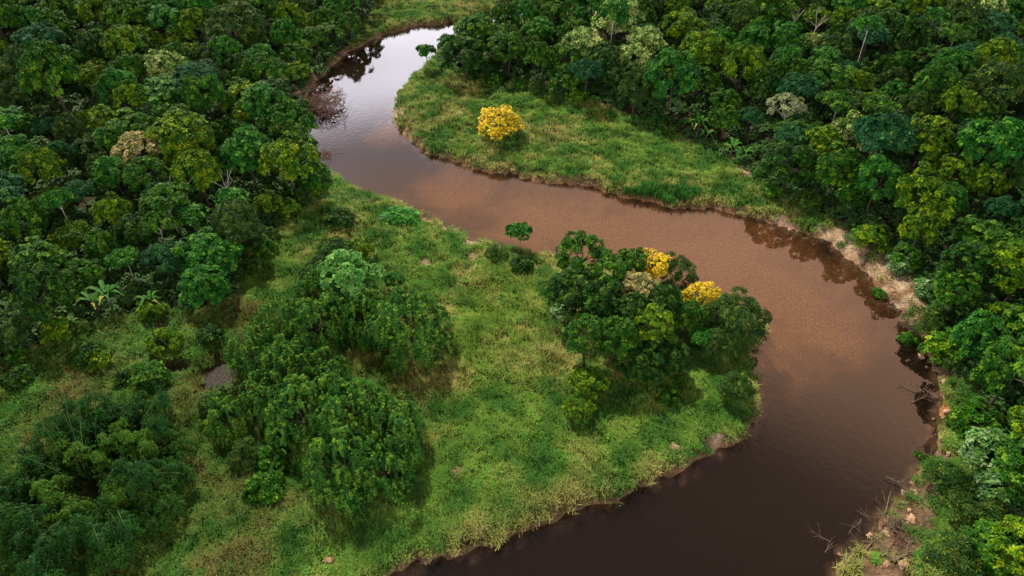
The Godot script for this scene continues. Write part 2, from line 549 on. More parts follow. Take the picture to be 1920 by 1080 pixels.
func culm(seed_: int) -> Array:                 # [stem, plume] of one arching bamboo culm, leaning along +x
	rng.seed = seed_
	var path := []
	var l := rng.randf_range(6.0, 12.5)
	var lean := rng.randf_range(.2, 1.5)
	for j in 11:
		var t := j / 10.0
		var a := PI / 2 - lean * t * 1.3 - lean * .25
		path.append((path[-1] if j else Vector3.ZERO) + (Vector3(cos(a), sin(a), rng.randf_range(-.06, .06)) * l / 10.0 if j else Vector3.ZERO))
	var st := begin()
	tube(st, path, taper(.07, .015, 10), 5)
	var V := PackedVector3Array()
	var N := PackedVector3Array()
	var C := PackedColorArray()
	var I := PackedInt32Array()
	var base := [lin(.013, .050, .009), lin(.018, .060, .009), lin(.032, .085, .010), lin(.012, .046, .010)][seed_ % 4] as Color
	for k in 18:
		var f := sqrt(rng.randf_range(.08, 1.0)) * 9.99
		var at: Vector3 = (path[int(f)] as Vector3).lerp(path[int(f) + 1], f - int(f))
		at += Vector3(rng.randfn() * .35, rng.randfn() * .3, rng.randfn() * .55)
		var way := Vector3(.55 + rng.randfn() * .3, -.55, rng.randfn() * .5).normalized()
		var tone := base * rng.randf_range(.75, 1.35)
		for e in 13:
			var q := at + way * (e * .12) - Vector3(0, .012 * e * e * .5, 0) + Vector3(rng.randfn(), rng.randfn(), rng.randfn()) * (.24 - e * .012)
			rosette(V, N, C, I, q, Vector3(rng.randf_range(-.1, .5), 1, rng.randf_range(-.4, .4)).normalized(), 5, .46, .13, .1, .8, tone * rng.randf_range(.85, 1.2))
	return [done(st), arrays(V, N, C, I)]

func tuft(seed_: int, blades: int, tall: float, wide: float, width: float, bend: float) -> ArrayMesh:
	rng.seed = seed_
	var V := PackedVector3Array()
	var N := PackedVector3Array()
	var C := PackedColorArray()
	var I := PackedInt32Array()
	for k in blades:
		var a := rng.randf() * TAU
		var out := Vector3(cos(a), 0, sin(a))
		var side := Vector3(-sin(a), 0, cos(a))
		var p := Vector3(rng.randfn(), 0, rng.randfn()) * wide * .4
		var l := tall * rng.randf_range(.6, 1.2)
		var b := bend * rng.randf_range(.5, 1.4)
		var m := p + Vector3.UP * l * .62 + out * l * b * .35
		var tip := p + Vector3.UP * l * (1.0 - b * .35) + out * l * b
		var n := (Vector3.UP * .9 - out * .35).normalized()
		var c := Color.WHITE * rng.randf_range(.75, 1.2)
		if rng.randf() < .10: c = Color(1.5, 1.15, .9)
		var s := V.size()
		V.append_array([p - side * width, p + side * width, m + side * width * .8, m - side * width * .8, tip])
		N.append_array([n, n, n, n, n])
		C.append_array([c, c, c, c, c])
		I.append_array([s, s + 2, s + 1, s, s + 3, s + 2, s + 3, s + 4, s + 2])
	return arrays(V, N, C, I)

func herb(seed_: int) -> ArrayMesh:
	rng.seed = seed_
	var V := PackedVector3Array()
	var N := PackedVector3Array()
	var C := PackedColorArray()
	var I := PackedInt32Array()
	for k in 9:
		var u := Vector3(rng.randfn(), absf(rng.randfn()) + .2, rng.randfn()).normalized()
		rosette(V, N, C, I, Vector3(u.x * .5, u.y * .6, u.z * .5), (u + Vector3.UP * .6).normalized(), 5, .34, .32, .2, .15, Color.WHITE * rng.randf_range(.8, 1.2))
	return arrays(V, N, C, I)

func scatter(called: String, mesh: Mesh, m: Material, spots: Array):       # spots: [x, z, size, tall, colour]; what nobody could count
	var mm := MultiMesh.new()
	mm.transform_format = MultiMesh.TRANSFORM_3D
	mm.use_colors = true
	mm.mesh = mesh
	mm.instance_count = spots.size()
	var buf := PackedFloat32Array()
	buf.resize(spots.size() * 16)
	var k := 0
	for s in spots:
		var a := rng.randf() * TAU
		var sx: float = s[2]
		var c: Color = s[4]
		var row := [cos(a) * sx, 0.0, sin(a) * sx, s[0], 0.0, s[3], 0.0, ground(s[0], s[1]) - .05, -sin(a) * sx, 0.0, cos(a) * sx, s[1], c.r, c.g, c.b, 1.0]
		for q in 16: buf[k + q] = row[q]
		k += 16
	mm.buffer = buf
	var o := MultiMeshInstance3D.new()
	o.name = numbered(called)
	o.multimesh = mm
	o.material_override = m
	add_child(o)
	tag(o, "", "", "", "stuff")

# ------------------------------------------------------------------ sky
func sky_colour(dir: Vector3, cl: FastNoiseLite) -> Color:
	var e := rad_to_deg(asin(clampf(dir.y, -1, 1)))
	var bands := [[-90, lin(.08, .078, .07)], [-1, lin(.16, .155, .15)], [0, lin(.8, .78, .82)], [10, lin(1.5, 1.45, 1.55)], [16, lin(3.0, 2.9, 3.15)], [23, lin(2.9, 2.75, 3.05)], [28, lin(.68, .56, .60)], [33, lin(.92, .56, .39)], [41, lin(.84, .48, .31)], [51, lin(.13, .10, .09)], [65, lin(.065, .07, .08)], [90, lin(.06, .07, .085)]]
	var c: Color = bands[0][1]
	for k in bands.size() - 1:
		if e >= bands[k][0]: c = (bands[k][1] as Color).lerp(bands[k + 1][1], smoothstep(0, 1, (e - bands[k][0]) / float(bands[k + 1][0] - bands[k][0])))
	if e > 0.0:
		var q := dir / (dir.y + .25)
		var n := cl.get_noise_2d(q.x * 60.0, q.z * 60.0)
		c = c * clampf(1.0 + n * 0.55, .55, 1.6)
	return c

func build_sky() -> Sky:
	var cl := FastNoiseLite.new()
	cl.seed = 8
	cl.frequency = .012
	cl.fractal_octaves = 5
	var im := Image.create(512, 256, false, Image.FORMAT_RGBAF)
	for y in 256:
		var e := PI * (.5 - (y + .5) / 256.0)
		for x in 512:
			var a := TAU * (x + .5) / 512.0
			im.set_pixel(x, y, sky_colour(Vector3(cos(e) * sin(a), sin(e), cos(e) * cos(a)), cl))
	var pm := PanoramaSkyMaterial.new()
	pm.panorama = ImageTexture.create_from_image(im)
	var s := Sky.new()
	s.sky_material = pm
	return s

# ------------------------------------------------------------------ the scene
func _ready():
	var cam := Camera3D.new()
	cam.name = "camera"
	cam.position = Vector3(0, 75, 0)
	cam.rotation_degrees = Vector3(-40, 0, 0)
	cam.fov = 45.0
	cam.near = 1.0
	cam.far = 6000.0
	add_child(cam)
	var we := WorldEnvironment.new()
	we.name = "air"
	var env := Environment.new()
	env.background_mode = Environment.BG_SKY
	env.sky = build_sky()
	env.tonemap_mode = Environment.TONE_MAPPER_LINEAR
	env.tonemap_exposure = 1.75
	env.sdfgi_enabled = true
	env.ssao_enabled = true
	env.ssil_enabled = true
	we.environment = env
	add_child(we)
	var sun := DirectionalLight3D.new()
	sun.name = "sun"
	sun.light_color = Color(1.0, .95, .84)
	sun.light_energy = 1.6
	sun.light_angular_distance = 1.5
	sun.shadow_enabled = true
	add_child(sun)
	sun.look_at_from_position(Vector3(-34, 80, -72), Vector3.ZERO)

	n_big.seed = 1
	n_big.frequency = .02
	n_mid.seed = 2
	n_mid.frequency = .06
	n_small.seed = 3
	n_small.frequency = .16
	make_materials()
	lay_out()
	survey()
	build_ground()
	tag(part("river_water", sheet(-210, 210, -350, 0, 0.0), mats.water, self), "", "", "", "structure")
	for q in dips:
		var st := begin()
		for k in 24:
			for a in [k + 1, k]:
				var rr: float = 1.25 + .2 * sin(a % 24 * 2.3)
				st.add_vertex(Vector3(cos(TAU * a / 24.0) * q[2] * rr, 0, sin(TAU * a / 24.0) * q[3] * rr))
			st.add_vertex(Vector3.ZERO)
		var o := part("puddle_water", done(st), mats.mud, self)
		o.position = Vector3(q[0], .86, q[1])
		tag(o, "", "", "", "structure")
	make_protos()
	special_trees()
	forest()
	shrubs()
	bamboo()
	bananas()
	debris()
	cover()
	far_forest()
	for list in protos.values():
		for o in list: o.free()

func lay_out():
	var inner := [Vector2(-10.0, -221.4), Vector2(-16.5, -217.6), Vector2(-22.8, -213.9), Vector2(-27.8, -215.3), Vector2(-32.2, -210.7), Vector2(-38.0, -206.3), Vector2(-42.9, -197.9), Vector2(-46.4, -191.9), Vector2(-48.7, -184.3), Vector2(-50.4, -175.5), Vector2(-51.4, -167.2), Vector2(-51.3, -158.1), Vector2(-50.2, -149.6), Vector2(-47.4, -141.3), Vector2(-44.9, -135.7), Vector2(-41.4, -129.9), Vector2(-36.3, -124.5), Vector2(-33.6, -121.4), Vector2(-28.7, -117.8), Vector2(-23.1, -115.5), Vector2(-18.4, -110.8), Vector2(-14.1, -108.1), Vector2(-9.9, -105.2), Vector2(-6.8, -102.2), Vector2(-2.9, -100.8), Vector2(1.4, -99.2), Vector2(4.7, -98.2), Vector2(7.5, -96.7), Vector2(12.0, -94.4), Vector2(17.3, -92.2), Vector2(22.5, -90.1), Vector2(27.5, -88.3), Vector2(33.3, -86.4), Vector2(37.5, -85.3), Vector2(39.8, -82.7), Vector2(40.3, -80.0), Vector2(38.1, -76.6), Vector2(35.7, -73.8), Vector2(35.5, -69.9), Vector2(35.0, -65.8), Vector2(33.5, -62.4), Vector2(31.7, -59.7), Vector2(28.2, -57.0), Vector2(24.2, -54.9), Vector2(20.3, -52.5), Vector2(16.0, -50.5), Vector2(12.5, -48.6), Vector2(9.1, -48.2), Vector2(5.8, -46.4), Vector2(2.5, -45.0), Vector2(-0.6, -43.6), Vector2(-5.0, -42.6), Vector2(-8.5, -40.9), Vector2(-12.1, -39.8), Vector2(-15.5, -38.4), Vector2(-20.9, -36.0), Vector2(-28.5, -32.1), Vector2(-37.5, -26.9)]
	var outer := [Vector2(29.1, -14.4), Vector2(31.7, -26.9), Vector2(33.0, -34.9), Vector2(36.6, -39.0), Vector2(39.6, -42.3), Vector2(43.1, -45.0), Vector2(45.3, -47.1), Vector2(48.2, -49.4), Vector2(50.3, -51.3), Vector2(53.3, -53.3), Vector2(55.6, -56.6), Vector2(57.5, -60.1), Vector2(59.9, -62.9), Vector2(61.4, -66.8), Vector2(62.6, -71.0), Vector2(63.4, -75.5), Vector2(63.1, -80.2), Vector2(62.2, -84.0), Vector2(61.6, -88.0), Vector2(61.4, -92.9), Vector2(60.0, -96.7), Vector2(58.6, -100.6), Vector2(56.7, -103.5), Vector2(53.5, -105.7), Vector2(49.3, -108.1), Vector2(44.8, -110.5), Vector2(39.3, -113.2), Vector2(34.2, -113.6), Vector2(29.2, -114.7), Vector2(23.3, -117.4), Vector2(18.3, -120.6), Vector2(13.0, -122.0), Vector2(6.6, -123.5), Vector2(0.0, -125.8), Vector2(-6.7, -127.9), Vector2(-12.6, -131.5), Vector2(-18.7, -135.4), Vector2(-22.7, -140.5), Vector2(-26.5, -146.9), Vector2(-28.3, -153.8), Vector2(-28.7, -161.0), Vector2(-27.9, -168.8), Vector2(-25.4, -177.2), Vector2(-23.1, -182.5), Vector2(-21.5, -189.9), Vector2(-19.2, -197.9), Vector2(-14.3, -207.6), Vector2(-4.9, -215.3), Vector2(10.1, -223.4), Vector2(33.3, -235.2), Vector2(80.7, -249.1), Vector2(141.0, -261.3)]
	var up := [Vector2(147.3, -275.8), Vector2(84.6, -264.5), Vector2(34.5, -246.2), Vector2(6.9, -231.5)]
	for p in up + inner + outer: bank.append(p)
	forest_a = PackedVector2Array([Vector2(-51.6, -275.8), Vector2(-44.7, -233.1), Vector2(-43.6, -213.3), Vector2(-46.2, -195.9), Vector2(-47.0, -188.0), Vector2(-49.2, -178.8), Vector2(-50.4, -170.3), Vector2(-51.9, -159.3), Vector2(-51.4, -150.7), Vector2(-49.5, -141.4), Vector2(-46.7, -133.0), Vector2(-40.7, -125.6), Vector2(-36.8, -120.0), Vector2(-40.3, -114.1), Vector2(-42.9, -106.0), Vector2(-44.0, -97.8), Vector2(-45.1, -90.4), Vector2(-45.3, -84.3), Vector2(-48.9, -81.7), Vector2(-55.4, -81.1), Vector2(-60.7, -79.8), Vector2(-66.7, -78.4), Vector2(-70.4, -74.5), Vector2(-74.0, -69.6), Vector2(-82.3, -64.5), Vector2(-118.9, -84.9), Vector2(-273.6, -275.8)])
	forest_b = PackedVector2Array([Vector2(-15.3, -175.3), Vector2(-18.0, -183.5), Vector2(-16.4, -192.7), Vector2(-11.5, -200.0), Vector2(-1.6, -207.8), Vector2(9.8, -215.1), Vector2(32.2, -226.4), Vector2(77.9, -239.6), Vector2(135.5, -250.0), Vector2(202.0, -268.9), Vector2(299.2, -268.9), Vector2(134.8, -109.5), Vector2(87.9, -58.9), Vector2(68.2, -35.9), Vector2(53.9, -35.9), Vector2(56.8, -43.4), Vector2(61.4, -50.6), Vector2(63.2, -57.2), Vector2(64.5, -64.5), Vector2(65.3, -70.7), Vector2(66.6, -77.4), Vector2(67.3, -84.3), Vector2(67.8, -91.1), Vector2(67.1, -97.0), Vector2(65.8, -101.8), Vector2(62.4, -104.3), Vector2(58.2, -109.1), Vector2(53.9, -114.7), Vector2(50.3, -120.6), Vector2(48.8, -126.9), Vector2(43.5, -133.0), Vector2(38.7, -137.7), Vector2(34.1, -145.3), Vector2(27.5, -150.7), Vector2(20.4, -154.9), Vector2(14.3, -159.3), Vector2(6.6, -163.9), Vector2(0.0, -167.0), Vector2(-8.2, -170.3)])
	for q in [[-53.2, -164.4, 3.0, 3.0], [-41.5, -126.5, 2.0, 0.0], [-28.5, -153.1, 4.0, 4.0], [-24.7, -142.5, 3.5, 3.5], [-21.3, -145.3, 1.8, 0.0], [-22.1, -173.6, 2.0, 0.0], [-16.1, -108.5, 1.6, 0.0], [-11.8, -105.6, 2.0, 0.0], [-7.2, -100.9, 2.6, 0.0], [-7.0, -96.3, 1.4, 0.0], [-14.6, -93.7, 1.6, 0.0], [38.2, -82.0, 2.2, 3.0], [36.8, -84.9, 1.5, 2.5], [21.0, -55.5, 1.0, 0.0], [-20.7, -40.4, 1.2, 0.0], [50.8, -106.9, 3.0, 3.0], [58.5, -103.6, 3.5, 4.0], [60.9, -98.5, 3.2, 4.0], [62.2, -93.6, 4.6, 6.0], [63.8, -88.0, 5.4, 6.5], [63.6, -83.3, 4.2, 5.5], [63.4, -78.9, 2.2, 3.0], [63.3, -73.9, 1.6, 2.0], [62.8, -69.0, 1.8, 2.0, 2], [60.6, -62.1, 2.4, 3.0, 1], [55.9, -55.0, 1.6, 2.5, 2], [51.3, -49.6, 2.4, 4.0, 2], [47.4, -45.9, 4.2, 6.0, 2], [44.3, -42.5, 4.8, 6.0, 2], [41.0, -38.9, 5.0, 6.0, 2], [10.2, -83.0, 1.2, 0.0], [4.1, -93.3, 1.2, 0.0], [-6.7, -51.8, 1.3, 0.0], [27.0, -57.0, 1.4, 0.0], [48.3, -125.2, 3.0, 0.0]]: sands.append(q)
	for q in [[37.8, -102.2, 18.0], [21.9, -106.4, 16.0], [6.2, -111.7, 13.0], [45.6, -89.4, 14.0], [39.2, -79.0, 9.0], [-27.7, -146.9, 6.0], [-10.9, -122.4, 9.0], [49.2, -81.5, 8.0]]: glow_bars.append(q)
	for q in [[-42.2, -68.5, 2.6, 3.4], [-48.9, -69.4, 2.4, 1.2]]: dips.append(q)

# the trunk grown or sunk so that the middle of the crown stands at that height
func stretch(o: Node3D, to: float, usual: float):
	if to < usual:
		o.position.y -= minf(usual - to, usual * .3) * o.scale.y
		return
	for p in o.get_children():
		if p.name == "trunk": p.scale.y = to / usual
		else: p.position.y += to - usual

# kind, x, z, crown radius, height of the crown's middle, label
func special_trees():
	var rows := [
		["pale_vine", -25.0, -82.3, 4.9, 7.0, "pale bright green tree at the top of the dense grove on the inner meadow"],
		["vine", -30.9, -82.8, 3.3, 5.0, "dark vine-covered tree behind the pale bright green one"],
		["vine", -34.7, -75.4, 4.1, 5.0, "yellow-flecked vine-covered tree on the marsh side of the inner grove"],
		["vine", -28.9, -74.3, 4.8, 5.0, "vine-covered tree between the pale green tree and the marsh"],
		["vine", -14.7, -73.8, 6.2, 6.0, "biggest dark drooping vine-covered tree beside the open grass strip"],
		["vine", -21.4, -76.0, 4.8, 5.0, "shaded vine-covered tree directly in front of the pale green one"],
		["vine", -36.6, -69.3, 3.9, 4.5, "vine-covered tree leaning over the grey puddle"],
		["vine", -30.5, -66.3, 4.6, 5.0, "bright-topped vine-covered tree a step from the grey puddle"],
		["vine", -26.6, -57.9, 5.3, 5.5, "broad vine-covered tree in the middle of the inner grove"],
		["vine", -20.4, -57.9, 5.2, 6.0, "tall vine-covered tree with fresh green top in the inner grove"],
		["vine", -15.5, -56.1, 4.7, 5.0, "dark vine-covered tree facing the grassy river bank"],
		["vine", -20.5, -50.5, 5.1, 5.0, "vine-covered tree at the lower edge of the inner grove"],
		["vine", -15.5, -50.4, 3.9, 4.0, "low vine-covered tree at the lower grassy corner of the inner grove"],
		["vine", -36.8, -58.2, 3.3, 3.5, "low dark vine-covered tree between the bamboo and the inner grove"],
		["vine", -32.6, -61.4, 3.5, 4.5, "vine-covered tree linking both halves of the inner grove on the marsh side"],
		["vine", -25.2, -65.3, 3.5, 4.5, "vine-covered tree in the shaded cleft of the inner grove"],
		["dense", 16.9, -74.5, 3.1, 8.0, "dark tree right under the beige flowering one"],
		["broad", 26.0, -76.1, 2.8, 6.0, "mid green tree under the feathery one of the river-point grove"],
		["bright", -19.2, -86.6, 1.7, 4.0, "small vivid green tree beside the pale green one"],
		["yellowish", -25.6, -95.0, 2.4, 3.0, "small yellow-green tree behind the inner grove"],
		["dense", -29.5, -92.2, 3.2, 3.5, "dark green tree behind the inner grove"],
		["dense", -31.1, -87.3, 3.3, 4.0, "dark tree wedged behind the vine-covered ones"],
		["broad", 10.8, -86.4, 4.0, 9.0, "tall dark tree at the water end of the river-point grove"],
		["dense", 9.2, -79.8, 4.2, 7.0, "dark green tree on the path side of the river-point grove"],
		["broad", 15.4, -82.4, 3.7, 9.0, "domed tree in the middle of the river-point grove"],
		["dense", 13.7, -76.8, 3.6, 8.0, "dark round tree below the dome of the river-point grove"],
		["broad", 19.3, -84.4, 3.0, 9.0, "dark green tree between the dome and the golden crown"],
		["golden", 21.2, -83.8, 2.8, 10.8, "golden yellow flowering crown tucked among dark trees by the water"],
		["beige", 18.5, -78.7, 2.8, 9.0, "beige flowering tree in the middle of the river-point grove"],
		["dull", 26.1, -85.5, 3.2, 6.0, "grey-green feathery tree on the water side of the river-point grove"],
		["dense", 22.0, -77.4, 2.8, 8.0, "dark tree between the beige tree and the water"],
		["broad", 10.3, -69.5, 3.3, 8.0, "round-topped tree at the path corner of the river-point grove"],
		["broad", 14.4, -69.5, 3.3, 8.0, "second round-topped tree at the front of the river-point grove"],
		["yellowish", 19.9, -71.7, 3.5, 8.0, "yellow-flecked tree at the front of the river-point grove"],
		["dense", 17.8, -67.3, 3.4, 5.0, "dark low tree in the shaded front of the river-point grove"],
		["dense", 21.7, -68.3, 3.0, 5.0, "dark tree at the front corner of the river-point grove"],
		["golden", 29.3, -80.7, 2.9, 6.0, "small golden yellow flowering tree at the tip of the river point"],
		["dull", 33.2, -76.1, 4.6, 3.6, "wide olive feathery tree spreading over the tip of the point"],
		["dull", 28.9, -72.4, 2.8, 3.0, "smaller olive feathery tree under the golden one"],
		["slender", 27.2, -72.5, 1.6, 4.0, "slender blue-green tree in the shade of the olive one"],
		["yellowish", 10.2, -64.2, 2.8, 4.0, "bright yellow-green tree standing alone below the river-point grove"],
		["yellowish", 8.9, -60.4, 2.1, 2.5, "low bright yellow-green tree in the grass below the river-point grove"],
		["dull", 30.4, -63.8, 2.5, 2.5, "olive bushy tree on the bank below the river point"],
		["golden", -2.9, -139.6, 4.9, 4.0, "lone golden yellow flowering tree on the far meadow"],
		["slender", 1.1, -100.1, 2.1, 4.0, "lone slender green tree leaning at the water's edge"],
		["slender", -22.3, -177.3, 2.4, 4.0, "lone small tree at the tip of the far meadow"],
		["cream", 27.7, -187.7, 6.5, 11.0, "tall cream-topped flowering tree in the far forest"],
		["cream", 17.3, -171.5, 5.0, 10.0, "cream-flecked flowering tree nearest the far meadow"],
		["cream", 34.1, -173.3, 4.8, 10.0, "cream-flecked flowering tree behind the tallest cream one"],
		["cream", 29.8, -165.5, 4.4, 9.0, "lower cream-flecked flowering tree above the far meadow"],
		["dense", 23.4, -164.6, 5.2, 8.0, "dark tree under the cream flowering trees"],
		["broad", 13.2, -168.0, 4.7, 8.0, "green tree beside the cream flowering trees"],
		["beige", -72.1, -119.4, 4.7, 9.0, "beige flowering tree in the forest west of the river"],
		["yellowish", -64.7, -123.7, 6.9, 9.0, "wide yellow-green dome beside the beige flowering tree"],
		["broad", -67.8, -112.2, 4.0, 8.0, "green tree below the beige flowering tree"],
		["silver", 59.4, -139.9, 4.6, 8.0, "silvery twiggy tree with pale branches"],
		["umbrella", 70.2, -140.4, 4.6, 9.0, "flat-topped tree with pale limbs beside the silvery twiggy one"],
		["umbrella", 78.9, -137.8, 4.5, 9.0, "flat-topped tree with a forked pale trunk past the silvery one"],
		["umbrella", 113.8, -178.8, 4.9, 10.0, "flat-topped grey-green tree with a pale trunk in the far corner"],
		["yellowish", 62.1, -124.4, 4.2, 8.0, "round-headed yellow-green tree near the banana plants"],
		["bluish", 57.1, -127.1, 3.9, 8.0, "blue-green layered tree above the far meadow's end"],
		["dense", 53.4, -117.8, 5.1, 7.0, "big dark tree at the end of the far meadow"],
		["dull", 107.9, -148.6, 7.9, 9.0, "large dark grey-green tree on the east slope"],
		["dull", -71.9, -180.7, 8.3, 10.0, "large dull dark tree high in the west forest"],
		["bright", -90.7, -185.7, 4.8, 11.0, "bright blue-green crown high in the west forest"],
		["bluish", -119.4, -175.1, 6.2, 10.0, "blue-green layered tree in the far western corner"],
		["bluish", -71.1, -150.6, 5.3, 10.0, "blue-green layered tree in the middle of the west forest"],
		["bare", -52.0, -108.6, 2.5, 9.0, "bare white dead tree in the west forest"],
		["bare", 81.9, -187.8, 3.1, 10.0, "bare white snag in the far east forest"],
		["bare", 77.6, -193.6, 2.9, 10.0, "thin bare pale snag past the larger white one"],
		["umbrella", -60.1, -102.5, 4.6, 9.0, "wide umbrella tree with a white forked trunk by the inner forest edge"],
		["slender", -55.2, -100.0, 2.8, 7.0, "slender bright green tree with drooping whorls of leaves"],
		["slender", -48.4, -102.0, 2.8, 9.0, "slender blue-green tree with a white trunk at the forest edge"],
		["slender", -62.1, -88.4, 2.1, 7.0, "slender tree with a pale bending trunk behind the banana plants"],
		["bright", -49.2, -90.4, 4.7, 6.0, "leafy tree at the inner forest corner facing the marsh"],
		["bright", -48.2, -83.4, 3.9, 4.5, "low leafy tree beside the dark marsh ditch"],
		["bright", 27.1, -203.0, 5.4, 11.0, "bright green tree behind the cream flowering trees"],
		["dense", -12.0, -170.5, 6.2, 7.0, "dark vine-hung tree on the far wooded point"],
		["broad", -7.6, -180.5, 6.4, 8.0, "green tree at the back of the far wooded point"],
		["bright", -9.2, -185.4, 4.8, 9.0, "bright crown on the far wooded point"],
	]
	var cat := {golden = "flowering tree", beige = "flowering tree", cream = "flowering tree", bare = "dead tree"}
	var base := {slender = 3.0, umbrella = 4.6, silver = 4.6, bare = 2.6}
	var k := 0
	for t in rows:
		rng.seed = 500 + k * 7
		k += 1
		var o := copy_of(t[0], t[5], cat.get(t[0], "tree"))
		var s: float = t[3] / base.get(t[0], 5.0)
		place(o, t[1], t[2], s, rng.randf() * TAU)
		stretch(o, (t[4] - o.position.y) / s, crown_at[t[0]])
		if t[0] == "golden": o.scale *= Vector3(1.08, .86, 1.0)
		all_trees.append(Vector3(t[1], t[2], t[3]))

func forest():
	rng.seed = 99
	var looks := {dense = "dark green", broad = "mid green", yellowish = "yellow-green", bright = "bright green", bluish = "blue-green", dull = "dull olive", umbrella = "mid green", slender = "fresh green", cream = "cream-flecked"}
	var marks := [
		["behind the fallen brush on the bank", -63.2, -157.8], ["beside the beige flowering tree", -82.5, -123.1], ["by the bare white dead tree", -53.5, -117.0],
		["behind the slender pale-trunked tree", -72.4, -96.3], ["in the far western corner", -131.1, -191.9], ["along the western edge", -94.6, -106.0],
		["near the far grassy bank", -55.4, -200.0], ["around the big dull western tree", -86.4, -191.9], ["behind the wide yellow-green dome", -80.2, -154.9],
		["on the far wooded point", -8.8, -188.0], ["around the cream flowering trees", 24.2, -180.6], ["behind the cream flowering trees", 39.4, -218.0],
		["by the larger bare white snag", 86.3, -195.9], ["behind the far banana plants", 51.6, -157.8], ["around the silvery twiggy tree", 64.4, -141.4],
		["above the sandy outer bank", 76.5, -101.0], ["past the outer bank's pale sand", 77.5, -84.9], ["in the far eastern corner", 137.5, -204.3],
		["around the big grey-green eastern tree", 106.5, -146.6], ["along the lower eastern edge", 66.6, -58.9], ["between the silvery tree and the outer bank", 73.0, -121.0]]
	for p in [Vector2(-64.7, -81.3), Vector2(-62.9, -81.9), Vector2(-56.5, -81.9), Vector2(-74.5, -78.9), Vector2(39.1, -140.2), Vector2(40.6, -138.5), Vector2(42.2, -136.5), Vector2(46.0, -130.0), Vector2(48.0, -128.2), Vector2(-47.1, -154.9), Vector2(-48.7, -150.7), Vector2(89.9, -204.3)]: all_trees.append(Vector3(p.x, p.y, 3.2))
	var made := []
	var bounds := Rect2(-150, -275, 320, 250)
	for attempt in 26000:
		var x := rng.randf_range(bounds.position.x, bounds.end.x)
		var z := rng.randf_range(bounds.position.y, bounds.end.y)
		var r: float = [3.4, 4.0, 4.6, 5.2, 5.8][rng.randi() % 5] * (1.0 if z < -110.0 else 0.88)
		if absf(x) > 43.0 - z * 0.57: continue          # nothing grows where neither the picture nor a step aside shows it
		if not in_forest(x, z) or sd(x, z) < 2.5: continue
		var ok := true
		for t in all_trees:
			var dd: float = (t.x - x) * (t.x - x) + (t.y - z) * (t.y - z)
			if dd < pow((t.z + r) * 0.75, 2.0):
				ok = false
				break
		if not ok: continue
		all_trees.append(Vector3(x, z, r))
		var w := n_big.get_noise_2d(x * 2.5, z * 2.5) + rng.randf_range(-.5, .5)
		var kind := "dense"
		if w > .32: kind = "yellowish"
		elif w > .12: kind = "broad"
		elif w > -.05: kind = "bright"
		elif w > -.12: kind = "bluish"
		elif w > -.22: kind = "dull"
		elif w > -.40: kind = "broad"
		var pick := rng.randf()
		if pick < .008: kind = "umbrella"
		elif pick < .018: kind = "slender"
		elif pick < .028 and z < -120.0: kind = "cream"
		var mark := ""
		var best := 1e9
		for m in marks:
			var e := Vector2(x - m[1], z - m[2]).length()
			if e < best:
				best = e
				mark = m[0]
		var size := "small" if r < 3.9 else ("broad" if r > 5.1 else "")
		made.append({x = x, z = z, r = r, kind = kind, look = (size + " " + looks[kind]).strip_edges(), mark = mark, far = x / -z})
	var ordinals := ["first", "second", "third", "fourth", "fifth", "sixth", "seventh", "eighth", "ninth", "tenth", "eleventh", "twelfth", "thirteenth", "fourteenth", "fifteenth"]
	var cells := {}
	for t in made:
		var key: String = t.look + "|" + t.mark
		if not cells.has(key): cells[key] = []
		cells[key].append(t)
	for key in cells:
		var list: Array = cells[key]
		list.sort_custom(func(a, b): return a.far < b.far)
		for k in list.size():
			var t: Dictionary = list[k]
			var shape: String = {dense = "domed tree", broad = "lumpy-crowned tree", yellowish = "rosette-leaved tree", bright = "leafy tree", bluish = "layered tree", dull = "feathery tree", umbrella = "flat-topped tree", slender = "thin-trunked tree", cream = "flowering tree"}[t.kind]
			var label := "%s %s %s" % [t.look, shape, t.mark]
			if list.size() > 1: label += ", %s from left" % ordinals[mini(k, 14)]
			rng.seed = 7000 + int(t.x * 31.0) + int(t.z * 57.0)
			var o := copy_of(t.kind, label, "tree", "trees of the rain forest")
			var s: float = t.r / {umbrella = 4.6, slender = 4.2}.get(t.kind, 5.0)
			place(o, t.x, t.z, s, rng.randf() * TAU, rng.randf_range(-.2, .9))
			if rng.randf() < .14: stretch(o, crown_at[t.kind] * rng.randf_range(1.15, 1.4), crown_at[t.kind])
			o.scale *= Vector3(rng.randf_range(.82, 1.2), rng.randf_range(.8, 1.4), rng.randf_range(.82, 1.2))
	print("forest trees ", made.size())

